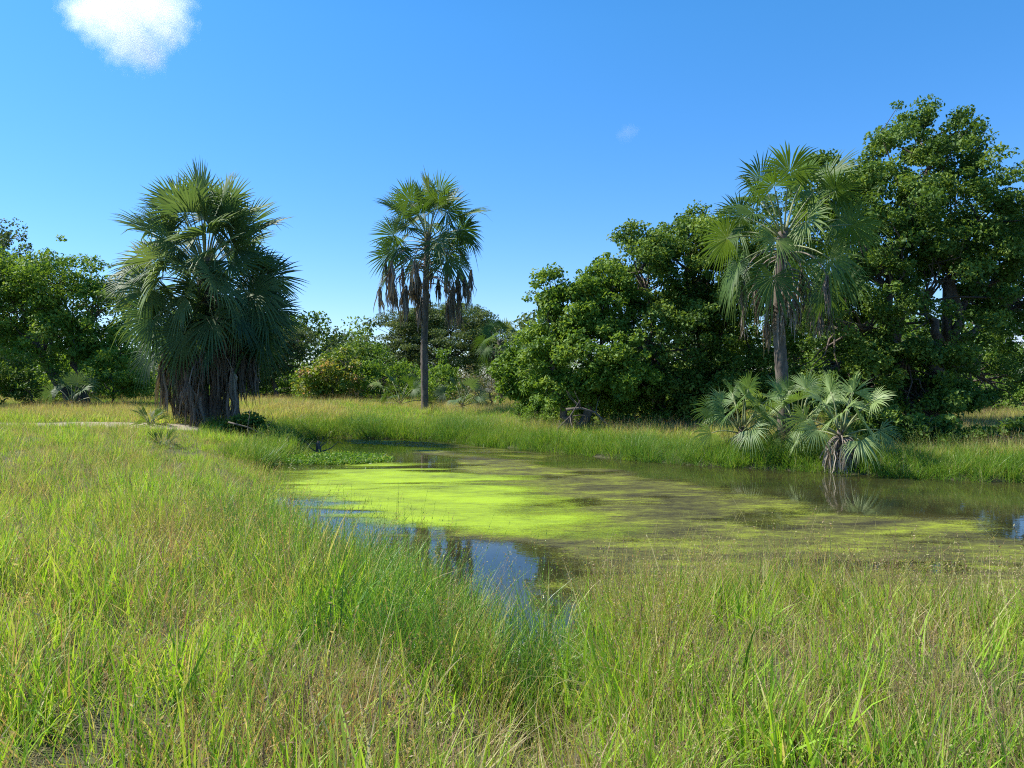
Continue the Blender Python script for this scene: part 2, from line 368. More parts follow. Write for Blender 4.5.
def scatter(name, x, y, variants, vi, scale, label, zoff=0.0, tilt=.20):
    n = len(x); z = H(x, y)+zoff
    me = bpy.data.meshes.new(name); me.vertices.add(n); me.vertices.foreach_set('co', np.stack([x, y, z], 1).astype(np.float32).ravel())
    me.attributes.new('vi', 'INT', 'POINT').data.foreach_set('value', np.asarray(vi, np.int32))
    me.attributes.new('scl', 'FLOAT', 'POINT').data.foreach_set('value', np.asarray(scale, np.float32))
    rot = np.stack([R.normal(0, tilt, n)+.22*(fbm(x*.5, y*.5, 61, 2)-.5)*2, R.normal(0, tilt, n)+.30*(fbm(x*.5, y*.5, 65, 2)-.5)*2, R.random(n)*2*math.pi], 1).astype(np.float32)
    me.attributes.new('rot', 'FLOAT_VECTOR', 'POINT').data.foreach_set('vector', rot.ravel())
    o = link(name, me); tag(o, label, kind='stuff')
    ng = bpy.data.node_groups.new(name, 'GeometryNodeTree')
    ng.interface.new_socket('Geometry', in_out='INPUT', socket_type='NodeSocketGeometry')
    ng.interface.new_socket('Geometry', in_out='OUTPUT', socket_type='NodeSocketGeometry')
    gi = ng.nodes.new('NodeGroupInput'); go = ng.nodes.new('NodeGroupOutput')
    gti = ng.nodes.new('GeometryNodeGeometryToInstance')
    for v in reversed(variants):
        oi = ng.nodes.new('GeometryNodeObjectInfo'); oi.inputs['Object'].default_value = v; oi.inputs['As Instance'].default_value = False
        ng.links.new(oi.outputs['Geometry'], gti.inputs[0])
    iop = ng.nodes.new('GeometryNodeInstanceOnPoints'); ng.links.new(gi.outputs[0], iop.inputs['Points']); ng.links.new(gti.outputs[0], iop.inputs['Instance'])
    iop.inputs['Pick Instance'].default_value = True
    def na(nm, t):
        a = ng.nodes.new('GeometryNodeInputNamedAttribute'); a.data_type = t; a.inputs['Name'].default_value = nm; return a.outputs[0]
    ng.links.new(na('vi', 'INT'), iop.inputs['Instance Index']); ng.links.new(na('scl', 'FLOAT'), iop.inputs['Scale'])
    e2r = ng.nodes.new('FunctionNodeEulerToRotation'); ng.links.new(na('rot', 'FLOAT_VECTOR'), e2r.inputs[0]); ng.links.new(e2r.outputs[0], iop.inputs['Rotation'])
    ng.links.new(iop.outputs[0], go.inputs[0])
    md = o.modifiers.new('scatter', 'NODES'); md.node_group = ng
    return o

GT = [tuft('tuft_green', M['grass'], 26, .24, .22, .55, .013, .25, .45, (.25, .12), 1, seeds=False, dryf=.08),
      tuft('tuft_lime', M['grass'], 24, .22, .22, .52, .013, .22, .4, (.47, .07), 1, seeds=False, dryf=.08),
      tuft('tuft_mixed', M['grass'], 30, .28, .2, .5, .009, .45, .7, (.42, .14), 3, (.45, .75), dryf=.35),
      tuft('tuft_litter', M['grass'], 40, .34, .12, .45, .007, 1.1, .6, (.80, .10), 3, (.4, .7), seeds=False, dryf=.5),
      tuft('tuft_stalks', M['grass'], 22, .28, .2, .45, .008, .5, .6, (.60, .16), 10, (.45, .85), dryf=.4),
      tuft('tuft_broad', M['grass'], 16, .2, .25, .6, .019, .3, .6, (.36, .12), 0, dryf=.05),
      tuft('tuft_flat', M['grass'], 30, .36, .3, .75, .008, 1.15, .5, (.66, .12), 4, (.5, .9), seeds=False, dryf=.3),
      tuft('tuft_wiry', M['grass'], 34, .24, .25, .6, .005, .3, .8, (.86, .07), 8, (.5, .8), seeds=False)]
WT = [tuft('bank_tuft', M['grass_wet'], 60, .25, .2, .55, .012, .35, .5, (.45, .18), 1),
      tuft('bank_tuft2', M['grass_wet'], 60, .25, .25, .6, .010, .4, .6, (.6, .2), 3),
      tuft('bank_tussock', M['reed'], 50, .22, .4, 1.0, .010, .4, .9, (.25, .25), 4, (.7, 1.1)),
      tuft('bank_tuft3', M['grass_wet'], 50, .25, .3, .7, .012, .5, .8, (.35, .2), 2)]
RT = [tuft('reed', M['reed'], 26, .2, .5, 1.05, .009, .22, .45, (.4, .25), 3, (.8, 1.2)),
      tuft('reed2', M['reed'], 24, .24, .4, 1.0, .007, .35, .8, (.5, .25), 3, (.8, 1.25)),
      tuft('reed3', M['grass'], 20, .22, .4, .85, .012, .3, .7, (.3, .15), 2, (.8, 1.1))]
FT = [tuft('far_tuft', M['grass'], 60, .5, .3, .7, .022, .3, .5, (.42, .16), 6, (.6, .9), seg=3),
      tuft('far_tuft2', M['grass'], 60, .5, .3, .8, .022, .35, .5, (.64, .14), 10, (.6, 1.0), seg=3),
      tuft('far_tuft3', M['grass'], 60, .5, .25, .6, .026, .4, .6, (.30, .15), 2, (.6, .9), seg=3)]

def pts_view(n, d0, d1, power, margin=1.15, sides=2.0):
    u = R.random(n); d = (d0**power + u*(d1**power-d0**power))**(1/power)
    half = d*.674*margin+sides
    return (R.random(n)*2-1)*half, d

# foreground meadow
x, y = pts_view(25000, .7, 30, 1.4)
s = SD(x, y); k = (s > -.15-.35*R.random(len(x))) & ~((y > 16) & (x > -5.0))
x, y, s = x[k], y[k], s[k]
ns = sand(x, y); k = R.random(len(x)) > ns*1.9; x, y, s = x[k], y[k], s[k]
dry = fbm(x*.7+7, y*.7, 71, 4)
pick = dry + R.normal(0, .05, len(x)); u = R.random(len(x))
lush = pick < .51
vi = np.where(lush, np.select([u < .20, u < .46, u < .62, u < .80, u < .85, u < .93], [0, 1, 2, 3, 5, 6], 4),
              np.select([u < .06, u < .20, u < .32, u < .58, u < .66, u < .80], [0, 1, 2, 3, 4, 6], 7))
cl = fbm(x*1.5, y*1.5, 101, 2) > .66; vi = np.where(cl, np.where(R.random(len(x)) < .35, 5, 1), vi)
sc = np.where(cl, 1.12, 1.0)*(.68+.5*fbm(x*.6, y*.6, 77, 2))*R.uniform(.75, 1.2, len(x))*(.66+.34*sstep(2.0, 5.5, y))*np.where(x > .8, .88, 1.0)
sc *= (1-.45*sstep(5, 17, y)*sstep(-1, -6, x)); sc *= .52+1.2*fbm(x*.9+3, y*.9, 79, 3)
k = (y > 3.0*R.random(len(x))**.5 - .6) & ~((fbm(x*1.7, y*1.7, 97, 3) > .57) & (R.random(len(x)) < .25))
scatter('meadow_grass', x[k], y[k], GT, vi[k], sc[k], 'tall mixed green and straw meadow grass filling the near and left bank')

# right foreground in-water grass, thinner
x, y = pts_view(9500, 4.2, 10.5, 1.6)
s = SD(x, y) ; k = (s > -2.0+1.8*R.random(len(x))**.55) & (s < .5) & (x > .75)
scatter('emergent_grass', x[k], y[k], [GT[0], GT[1], GT[2], GT[4], GT[6]], R.integers(0, 5, k.sum()), R.uniform(.7, 1.25, k.sum()), 'loose light green grass standing in shallow water at the near right shore')

# reeds on near left shore
x, y = pts_view(26000, 5.0, 18, 1.5)
s = SD(x, y); k = (s > -.75+.5*R.random(len(x))) & (s < 1.5*R.random(len(x))**1.3) & (x < .45) & (x > -5.5) & (y < 13.5-5*R.random(len(x)))
k &= R.random(len(x)) < .38
scatter('reeds', x[k], y[k], RT, R.integers(0, 3, k.sum()), R.uniform(.62, 1.0, k.sum())*(1.05-.03*np.abs(y[k]-7)), 'tall bluish green reeds along the near left waterline')

# lush far bank grass close to water
x = R.uniform(-13, 20, 44000); y = R.uniform(12, 36, 44000)
s = SD(x, y); k = (s > -.15) & (s < 2.6*R.random(len(x))**.8+.2) & ((x > -7.5) | (y > 26.5)) & (y > 17.5-.25*x) & (y > 14.5)
x, y = x[k], y[k]
dp = vnoise(x*.8, y*.8, 55)
scatter('bank_grass', x, y, WT, np.where(fbm(x*.5, y*.5, 91, 2) > .58, np.where(R.random(len(x)) < .45, 2, 1), R.choice([0, 1, 3], len(x))), R.uniform(.55, 1.15, len(x))*(.5+.7*fbm(x*.9, y*.9, 55, 3)), 'lush bright green grass fringe along the far waterline')

# far meadow
n = 42000
y = 15 + 75*R.random(n)**1.35; x = (R.random(n)*2-1)*(y*.72+6)
s = SD(x, y); k = (s > 1.2) & ((y > 26) | (x > -4)) & (y > 14) & (R.random(n) > sand(x, y)*1.3)
x, y = x[k], y[k]; pk = fbm(x*.2, y*.2, 81, 3)+R.normal(0, .08, len(x))
vi = np.select([pk < .44, pk < .54], [2, 0], 1)
scatter('far_grass', x, y, FT, vi, R.uniform(.7, 1.15, len(x))*(.25+.65*fbm(x*.4, y*.4, 83, 3)), 'yellow green grassland beyond the pond in front of the trees', tilt=.08)

# ---------------------------------------------------------------- trees
def leaves(centers, L, wd, up=.5, tone=None, out=None):
    n = len(centers); nrm = R.normal(0, 1, (n, 3)); nrm[:, 2] = np.abs(nrm[:, 2])*.7+up
    if out is not None: nrm += out*.8
    nrm /= np.linalg.norm(nrm, axis=1)[:, None]
    d = R.normal(0, 1, (n, 3)); d -= (d*nrm).sum(1)[:, None]*nrm; d /= np.linalg.norm(d, axis=1)[:, None]
    d[:, 2] -= .25; e = np.cross(nrm, d)
    l = L*R.uniform(.6, 1.25, n)[:, None]; ww = wd*R.uniform(.7, 1.2, n)[:, None]
    b = centers-d*l*.5
    V = np.stack([b, b+d*l*.48+e*ww*.5+nrm*ww*.18, b+d*l, b+d*l*.48-e*ww*.5+nrm*ww*.18], 1).reshape(-1, 3)
    q = np.arange(n)*4; F = np.concatenate([np.stack([q, q+1, q+2], 1), np.stack([q, q+2, q+3], 1)])
    return V, F, np.repeat(tone, 4)

def tree(name, base, blobs, nclump, per, csize, L, wd, leafmat, label, cat='tree', group=None, trunk_r=.22, forks=None, limb=True, shell=.55, flat=.7, tone=.5, twig=True, bark='bark', trunk_top=None):
    """blobs: world (cx,cy,cz,rx,ry,rz); clumps of leaves gather near the blobs' surface"""
    base = np.array(base, float); root = bpy.data.objects.new(name, None); COL.objects.link(root); root.location = base
    tag(root, label, cat, group)
    B = np.array(blobs, float); B[:, :3] -= base
    vol = (B[:, 3]*B[:, 4]*B[:, 5])**(2/3); pr = vol/vol.sum()
    bi = R.choice(len(B), nclump, p=pr)
    u = R.normal(0, 1, (nclump, 3)); u[:, 2] += .15; u /= np.linalg.norm(u, axis=1)[:, None]
    rr = shell+(1.08-shell)*R.random(nclump)**.7
    # uneven outline
    rr *= 1+.28*(fbm(u[:, 0]*2.2+bi*3.1, u[:, 2]*2.2+u[:, 1], 19, 2)-.5)*2
    sp = R.random(nclump) < .10; rr = np.where(sp, rr+R.uniform(.1, .35, nclump), rr)
    cc = B[bi, :3]+u*rr[:, None]*B[bi, 3:]
    cs = csize*R.uniform(.5, 1.35, nclump)*np.where(sp, .55, 1)
    m = np.maximum((per*(cs/csize)**2*R.uniform(.5, 1.3, nclump)).astype(int), 8)
    ci = np.repeat(np.arange(nclump), m)
    off = R.normal(0, 1, (len(ci), 3)); off /= np.linalg.norm(off, axis=1)[:, None]; off *= (R.random(len(ci))**.45)[:, None]
    P = cc[ci]+off*cs[ci][:, None]*np.array((1, 1, flat))
    P = P[(P[:, 2]+base[2] > base[2]+.05)] if True else P
    ok = len(P)
    ci = ci[:ok] if ok != len(ci) else ci; offs = off[:ok] if ok != len(off) else off
    ct = np.clip(R.normal(tone, .22, nclump), 0, 1)
    V, F, A = leaves(P, L, wd, .4, np.clip(ct[ci]+R.normal(0, .12, ok), 0, 1), out=u[bi*0][:1]*0+offs*.6)
    link('crown', mesh_np(name+'_crown', V, F, leafmat, {'tone': A}), root)
    # trunk and limbs
    mb = MB()
    cen = (B[:, :3]*pr[:, None]).sum(0)
    forks = forks or [(0, 0)]
    tops = []
    for fx, fy in forks:
        zt = (trunk_top if trunk_top is not None else cen[2]*.55)
        top = np.array((cen[0]*.35+fx, cen[1]*.35+fy, max(zt, .3)))
        b0 = np.array((fx*.25, fy*.25, -.15))
        pts = curve_pts(b0, top, 7, 0, .035); tube(mb, pts, np.linspace(trunk_r*1.25, trunk_r*.7, 7), 9, bump=.2); tops.append(top)
    if limb:
        for k in range(len(B)):
            tp = tops[int(np.argmin([np.linalg.norm(t-B[k, :3]) for t in tops]))]
            end = B[k, :3]; pts = curve_pts(tp, end, 6, .05, .05); tube(mb, pts, np.linspace(trunk_r*.55, trunk_r*.16, 6), 6, bump=.15)
            if twig:
                mine = np.where(bi == k)[0]
                for q in mine[:min(len(mine), 16)]:
                    st = pts[R.integers(2, 6)]
                    tube(mb, curve_pts(st, cc[q], 5, .06, .07), np.linspace(trunk_r*.16, .008, 5), 4, cap=False)
    link('trunk', mb.mesh(name+'_trunk', M[bark], True), root)
    return root

def blobs_px(lst, dd=None):
    out = []
    for (px, py, d, rx, rz) in lst:
        c = W(px, py, d); k = d/FPX; out.append((c[0], c[1], c[2], rx*k, max(rx, rz)*k*.9, rz*k))
    return out
def gbase(px, d, dz=0):
    x = (px-512)/FPX*d; return (x, d, Hs(x, d)+dz)

tree('broadleaf_tree', gbase(925, 28), blobs_px([(905, 185, 28, 74, 66), (965, 225, 28, 66, 84), (860, 240, 27, 62, 82), (925, 300, 27.5, 92, 84), (1000, 265, 29, 55, 70), (840, 330, 26.5, 52, 62),
     (905, 375, 26.5, 70, 36), (935, 140, 28.5, 44, 30), (860, 392, 26.5, 40, 24), (920, 398, 27.5, 46, 20), (965, 396, 28, 34, 20), (800, 385, 27.5, 30, 26), (820, 190, 28, 34, 36), (1040, 300, 30, 45, 80), (985, 380, 30, 36, 26)]),
     1200, 150, .43, .145, .085, M['bush_leaf'], 'largest dark green broadleaf tree standing right behind the tall fan palm', group='trees around the pond', trunk_r=.34, forks=[(-1.2, 0), (1.0, .5), (.2, -.5)], tone=.5)
tree('broadleaf_tree', gbase(672, 29.5), blobs_px([(690, 272, 29.5, 56, 58), (640, 272, 29, 44, 48), (728, 318, 30, 56, 74), (665, 345, 28.5, 66, 46), (610, 300, 29, 36, 36), (735, 385, 28, 46, 28), (700, 235, 30, 36, 26), (760, 260, 31, 40, 50), (670, 392, 29, 60, 20), (620, 385, 28.5, 40, 24), (720, 395, 28, 46, 20)]),
     950, 145, .41, .14, .08, M['bush_leaf'], 'wide dark green broadleaf tree in the middle, between the two fan palms', group='trees around the pond', trunk_r=.26, forks=[(-.9, 0), (.9, .3)], tone=.55)
tree('leafy_shrub', gbase(575, 27), blobs_px([(588, 350, 27, 50, 40), (550, 290, 27.5, 19, 20), (620, 372, 26.5, 36, 26), (578, 312, 27.5, 34, 32), (606, 300, 28, 30, 34), (545, 355, 27.5, 26, 28), (560, 388, 27, 30, 16), (605, 390, 27, 30, 16)]),
     480, 100, .36, .15, .085, M['bright_leaf'], 'bright green sprawling bushy tree at the left foot of the middle broadleaf tree', 'tree', 'trees around the pond', trunk_r=.15, forks=[(-.8, 0), (.7, .2)], tone=.5)
tree('leafy_shrub', gbase(524, 31), blobs_px([(522, 378, 31, 26, 24), (512, 362, 31, 14, 16), (538, 392, 30, 20, 14)]),
     70, 120, .42, .17, .09, M['bright_leaf'], 'rounded low green bush at the left end of the middle thicket', 'bush', 'bushes around the pond', trunk_r=.07, tone=.35)
tree('broadleaf_tree', gbase(82, 38), blobs_px([(62, 285, 38, 44, 34), (22, 298, 38, 40, 44), (96, 318, 38, 34, 42), (50, 335, 37.5, 50, 30), (-25, 300, 38, 44, 60), (120, 355, 38, 26, 30)]),
     560, 100, .52, .18, .10, M['bright_leaf'], 'green spreading tree at the left edge with a dark crooked trunk', group='trees around the pond', trunk_r=.24, forks=[(-1.2, 0), (.4, 0)], tone=.45)
tree('broadleaf_tree', gbase(-10, 48), blobs_px([(5, 245, 48, 24, 18), (-30, 270, 48, 40, 34), (25, 275, 48, 22, 20)]),
     80, 120, .7, .2, .12, M['acacia_leaf'], 'dusky sparse treetop rising above the tree at the left edge', group='trees around the pond', trunk_r=.22, tone=.35)
for px, d, bl, nm, lb, mt, nc in [
    (35, 35, [(28, 385, 35, 34, 22), (10, 372, 35, 26, 22)], 'dark_bush', 'dark shady bush under the tree at the left edge', 'bush_leaf', 60),
    (110, 36, [(112, 375, 36, 26, 24), (132, 385, 36, 18, 18)], 'leafy_shrub', 'mid green shrub between the left tree and the bushy palm', 'bright_leaf', 60),
    (-45, 33, [(-45, 375, 33, 40, 34)], 'leafy_shrub', 'green shrub cut off by the left border of the picture', 'bright_leaf', 60),
    (252, 24.5, [(248, 432, 24.5, 20, 14), (268, 440, 24, 16, 11)], 'dark_bush', 'low dark green bush at the right foot of the bushy left palm', 'bush_leaf', 55),
    (288, 23.0, [(286, 446, 23.2, 12, 7)], 'dark_bush', 'small dark bush hanging over the water below the bushy left palm', 'bright_leaf', 22),
    (895, 20.5, [(885, 424, 20.5, 34, 17), (925, 430, 20.8, 34, 14)], 'leafy_shrub', 'tangled grey green undergrowth bush on the right bank beside the young palms', 'bush_leaf', 80),
    (990, 19.5, [(985, 440, 19.5, 34, 13), (1030, 432, 20, 30, 18)], 'dark_bush', 'dark low undergrowth bush at the right border of the far bank', 'bush_leaf', 60),
]:
    tree(nm, gbase(px, d), blobs_px(bl), nc, 110, .40 if d > 28 else .27, .14 if d < 28 else .17, .07, M[mt], lb, 'bush', 'bushes around the pond', trunk_r=.05, tone=.45, shell=.3)
tree('thorn_tree', gbase(278, 50), blobs_px([(272, 348, 50, 26, 16), (298, 340, 50, 18, 10), (255, 365, 50, 24, 20), (288, 365, 50, 18, 12), (230, 350, 51, 20, 24)]),
     200, 170, .6, .15, .06, M['acacia_leaf'], 'dark thorn tree just right of the bushy left palm', group='trees beyond the pond', trunk_r=.16, tone=.3, flat=.45)
tree('leafy_shrub', gbase(333, 44), blobs_px([(332, 378, 44, 30, 20), (345, 362, 44, 16, 12), (318, 385, 44, 18, 14)]),
     80, 80, .5, .2, .13, M['yellow_leaf'], 'yellow green shrub with some pinkish withered leaves left of the slender palm', 'bush', 'bushes beyond the pond', trunk_r=.06, tone=.5)
tree('broadleaf_tree', gbase(372, 56), blobs_px([(372, 368, 56, 24, 22), (350, 368, 57, 20, 20), (362, 352, 57, 12, 8)]),
     90, 130, .8, .2, .1, M['bush_leaf'], 'short dark green tree behind the yellow green shrub', group='trees beyond the pond', trunk_r=.12, tone=.5)
tree('thorn_tree', gbase(450, 62), blobs_px([(455, 318, 62, 38, 13), (420, 326, 62, 30, 20), (484, 335, 62, 24, 16), (450, 346, 62, 50, 26), (398, 334, 63, 20, 20), (405, 372, 62, 24, 20)]),
     430, 170, .75, .20, .075, M['acacia_leaf'], 'tall flat topped thorn tree behind the slender palm', group='trees beyond the pond', trunk_r=.22, tone=.55, flat=.4)
tree('brush_thicket', gbase(492, 46), blobs_px([(492, 378, 46, 26, 20), (475, 390, 45, 26, 10)]),
     60, 90, .5, .12, .05, M['brush_leaf'], 'brownish scrubby thicket right of the slender palm', 'bush', 'bushes beyond the pond', trunk_r=.06, tone=.6, shell=.2)

# distant row of trees closing the view
rowm = ['acacia_leaf', 'bush_leaf', 'bright_leaf']
row_src = []
for i in range(4):
    d = 88; rx = R.uniform(3.5, 5.5)
    b = (0, 0, 0)
    row_src.append(tree('distant_tree', (-60+i*9.0, d, .55), [(-60+i*9.0+R.uniform(-1, 1), d, 3.2, rx, 3, 2.6), (-60+i*9+2.5, d, 4.2+R.uniform(-.5, .9), rx*.55, 2.5, 1.6), (-60+i*9-2.8, d, 2.2, rx*.7, 2.5, 2.0)],
                 90, 120, .95, .26, .13, M[rowm[i % 3]], 'low distant tree on the skyline beyond the left edge of the picture', group='distant trees on the skyline', trunk_r=.16, tone=.45))
row_pos = [(-43, 92, 'low distant tree on the skyline behind the bushy left palm'), (-34, 86, 'distant tree low on the skyline between bushy palm and thorn tree'), (-26, 84, 'distant tree behind the dark thorn tree'),
           (-19.5, 90, 'distant tree seen over the yellow green shrub'), (-12, 95, 'distant tree behind the slender palm trunk'), (-4, 86, 'distant tree behind the brownish thicket'), (4, 90, 'distant tree hidden mostly by the bright bushy tree'),
           (13, 84, 'distant tree behind the middle broadleaf tree'), (23, 90, 'distant tree behind the tall fan palm'), (33, 86, 'distant tree glimpsed under the largest tree'), (42, 70, 'distant tree glimpsed through the gap right of the largest tree'),
           (52, 80, 'distant tree low at the right border of the picture'), (10, 46, 'shaded tree standing close behind the middle broadleaf tree'), (15.5, 40, 'shaded tree in the dark gap between middle and largest broadleaf trees'),
           (20.5, 43, 'shaded tree in the dark behind the tall right fan palm'), (5.5, 50, 'shaded tree behind the bright bushy tree'), (-8.5, 66, 'distant tree directly behind the brownish thicket and slender palm'), (-17, 64, 'distant tree behind the short dark green tree'),
           (-25, 66, 'distant tree behind the yellow green shrub, left of the short dark tree'), (28, 62, 'distant tree seen under the crown of the largest tree'), (-36, 60, 'distant tree right behind the bushy left palm'), (-44, 66, 'distant tree behind the green tree at the left edge'), (-55, 105, 'farthest distant tree at the left border')]
for i, (x, y_, lb) in enumerate(row_pos):
    src = row_src[i % 4]; c = src.copy(); COL.objects.link(c); c.location = (x, y_, Hs(x, y_)); sc_ = R.uniform(.85, 1.15)*(1.35 if 55 < y_ < 72 else 1); c.scale = (sc_, sc_, sc_); c.rotation_euler = (0, 0, R.random()*6.28); c['label'] = lb
    for ch in src.children:
        d_ = ch.copy(); COL.objects.link(d_); d_.parent = c
for i, src in enumerate(row_src):
    src['label'] = ['low distant tree leftmost of the skyline row, far beyond the left trees', 'low distant tree second from the left of the skyline row', 'low distant tree third from the left of the skyline row', 'low distant tree fourth from the left of the skyline row, behind the bushy palm'][i]

sb = tree('scrub_bush', (-20.5, 47, .5), [(-20.5, 47, 1.5, 1.9, 1.4, 1.2), (-19.2, 47, 1.1, 1.5, 1.2, .9), (-21.9, 47.2, 1.0, 1.3, 1.2, .9)], 90, 90, .42, .15, .08, M['bright_leaf'],
          'scrub bush in the belt behind the grass, left of the yellow green shrub', 'bush', 'scrub belt beyond the pond', trunk_r=.06, tone=.4, shell=.3)
for x, y_, q, lb in [(-16.5, 51, 1.1, 'scrub bush in the belt between bushy palm and yellow green shrub'), (-11.8, 49, 1.0, 'scrub bush right of the yellow green shrub'), (-9.0, 52, 1.25, 'scrub bush left of the slender palm trunk'),
                   (-4.6, 50, 1.15, 'scrub bush just right of the slender palm trunk'), (1.6, 48, 1.1, 'scrub bush between brownish thicket and rounded low bush'), (-24.5, 44, 1.2, 'scrub bush behind the left palm, seen at its left side'),
                   (4.2, 39, 1.1, 'scrub bush in the shade behind the bright bushy tree'), (9.2, 37, 1.2, 'scrub bush in the shade under the middle broadleaf tree'), (14.2, 35, 1.1, 'scrub bush in the dark gap left of the largest tree'),
                   (18.5, 34, 1.0, 'scrub bush in the dark behind the largest tree trunk'), (24.5, 38, 1.2, 'scrub bush at the right border behind the largest tree'), (-28.5, 48, 1.3, 'scrub bush under the left edge trees'), (1.0, 29.6, .62, 'small scrub bush at the foot of the rounded low bush'), (3.3, 28.3, .7, 'small scrub bush at the bare branches under the bright bushy tree'),
                   (5.0, 28.9, .75, 'small scrub bush at the left foot of the middle broadleaf tree'), (7.2, 28.4, .6, 'small scrub bush at the right foot of the middle broadleaf tree')]:
    c = sb.copy(); COL.objects.link(c); c.location = (x, y_, Hs(x, y_)-.1); c.scale = (q*1.25, q, q*(1.35 if y_ > 42 else 1.0)); c.rotation_euler = (0, 0, R.random()*6.28); c['label'] = lb
    for ch in sb.children:
        d_ = ch.copy(); COL.objects.link(d_); d_.parent = c

# ---------------------------------------------------------------- fan palms
def frond(az, el, pet, Rb, roll=0, tilt=.5, bend=.5, nseg=42, spread=2.55, droop=.25, tone=.5, folded=0.0, stiff=1.0):
    """petiole + pleated fan, origin at the attachment. Returns MB for blade and for stalk."""
    bl, st = MB(), MB()
    o = np.array((math.cos(az), math.sin(az), 0)); zz = np.array((0, 0, 1.))
    n = 7; t = np.linspace(0, 1, n); th = el-bend*t**1.5
    dx = np.concatenate([[0], np.cumsum(np.cos((th[1:]+th[:-1])/2))])*pet/(n-1); dz = np.concatenate([[0], np.cumsum(np.sin((th[1:]+th[:-1])/2))])*pet/(n-1)
    P = dx[:, None]*o+dz[:, None]*zz
    tube(st, P, np.linspace(.030, .013, n)*(.6+.4*Rb), 5, a=.3)
    c = P[-1]; e = th[-1]-tilt
    f = math.cos(e)*o+math.sin(e)*zz; s = np.cross(zz, o); nn = np.cross(f, s); nn = nn if nn[2]*math.cos(e) > 0 else -nn
    s, nn = s*math.cos(roll)+nn*math.sin(roll), nn*math.cos(roll)-s*math.sin(roll)
    stn = np.array((0.03, .28, .50, .78, 1.0))
    dth = 2*spread/nseg
    age = 1 if R.random() < .12 else 0; gap = R.uniform(.02, .12)
    for i in range(nseg):
        if R.random() < gap: continue
        a = -spread+dth*(i+.5); a2 = a*(1-folded) + R.normal(0, .02+.05*folded)
        rl = Rb*(.86+.14*math.cos(a))*R.uniform(.92, 1.05)
        d = math.cos(a2)*f+math.sin(a2)*s
        dp = droop*R.uniform(.3, 1.6)*(1+.3*abs(a)) + (R.uniform(.3, .9) if R.random() < .07+.2*age else 0)
        bow = .10*math.cos(a)                                  # the midrib arches back
        Q = []
        hw = np.array([.03, .28, .47, .27, .02])*math.tan(dth/2)*1.0*rl*(1-.45*folded); hw[3] *= .95
        e_ = np.cross(nn, d)
        for j, q in enumerate(stn):
            ctr = c+d*rl*q - nn*(bow*q*q*rl) - zz*dp*rl*max(q-.4, 0)**2*1.3*stiff + nn*abs(math.sin(a2))*q*rl*.18
            if folded: ctr = ctr+R.normal(0, .015*folded, 3)
            ridge = nn*hw[j]*(.75 if q < .7 else .9)
            Q += [ctr-e_*hw[j]-ridge*.5, ctr+ridge*.5, ctr+e_*hw[j]-ridge*.5]
        F = []
        for j in range(4):
            b = 3*j; F += [(b, b+1, b+4, b+3), (b+1, b+2, b+5, b+4)]
        bl.add(np.array(Q), F, float(np.clip(tone+R.normal(0, .06)+.35*age, 0, 1))+np.repeat(np.array((.18, .05, 0, .02, .12)), 3)*.9)
    return bl, st
def dead_frond(az, pet, Rb, drop=1.35, n=16, tone=.5, out=.5):
    """withered fan hanging folded against the trunk"""
    mb = MB(); o = np.array((math.cos(az), math.sin(az), 0)); zz = np.array((0, 0, 1.))
    k = 8; t = np.linspace(0, 1, k); th = .25-drop*1.15*t**.8; th = np.maximum(th, -1.5)
    dx = np.concatenate([[0], np.cumsum(np.cos((th[1:]+th[:-1])/2))])*pet/(k-1); dz = np.concatenate([[0], np.cumsum(np.sin((th[1:]+th[:-1])/2))])*pet/(k-1)
    P = dx[:, None]*o*(.5+out)+dz[:, None]*zz
    st = MB(); tube(st, P, np.linspace(.028, .014, k)*(.6+.4*Rb), 4, a=.6)
    c = P[-1]; s = np.cross(zz, o); ph = R.random(3)*6
    for i in range(n):
        a = (i/(n-1)-.5)*2; L = Rb*R.uniform(.6, 1.3); wv = Rb*.030*R.uniform(.5, 1.3)
        q = np.linspace(0, 1, 6)[:, None]
        spread = np.sin(q*math.pi*.75)*.12*Rb
        off = s*(a*spread)+o*(R.normal(0, .10)*q*Rb) + R.normal(0, .02*Rb, (6, 3))
        Q = c-zz*q*L+off
        fa = R.random()*3.14; e = np.array((math.cos(fa), math.sin(fa), 0)); tw = np.array((.4, 1, 1, .9, .6, .1))[:, None]*wv
        V = np.stack([Q-e*tw, Q+zz*.0+np.cross(e, zz)*tw*.7, Q+e*tw], 1).reshape(-1, 3)
        F = []
        for j in range(5):
            b = 3*j; F += [(b, b+1, b+4, b+3), (b+1, b+2, b+5, b+4)]
        mb.add(V, F, float(np.clip(tone+R.normal(0, .2), 0, 1)))
    return mb, st

def put_frond(root, loc, args, mat, dead=False):
    bl, st = (dead_frond(**args) if dead else frond(**args))
    nm = 'dead_frond' if dead else 'frond'
    o = link(nm, bl.mesh(nm, mat), root, tuple(loc))
    link('stalk', st.mesh('stalk', M['dead'] if dead else M['petiole'], True), o)
    return o

def palm_trunk(root, pts, r0, r1, ns=12, rings=True):
    mb = MB(); pts = np.array(pts, float); n = max(int(np.linalg.norm(pts[-1]-pts[0])/.12), 8)
    tt = np.linspace(0, 1, len(pts)); t = np.linspace(0, 1, n)
    P = np.stack([np.interp(t, tt, pts[:, k]) for k in range(3)], 1)
    rad = np.interp(t, [0, .06, 1], [r0*1.35, r0, r1])*(1+(.07*(np.arange(n) % 2) if rings else 0)+R.normal(0, .03, n))
    tube(mb, P, rad, ns, bump=.12)
    return link('trunk', mb.mesh('palm_trunk', M['palmbark'], True), root)

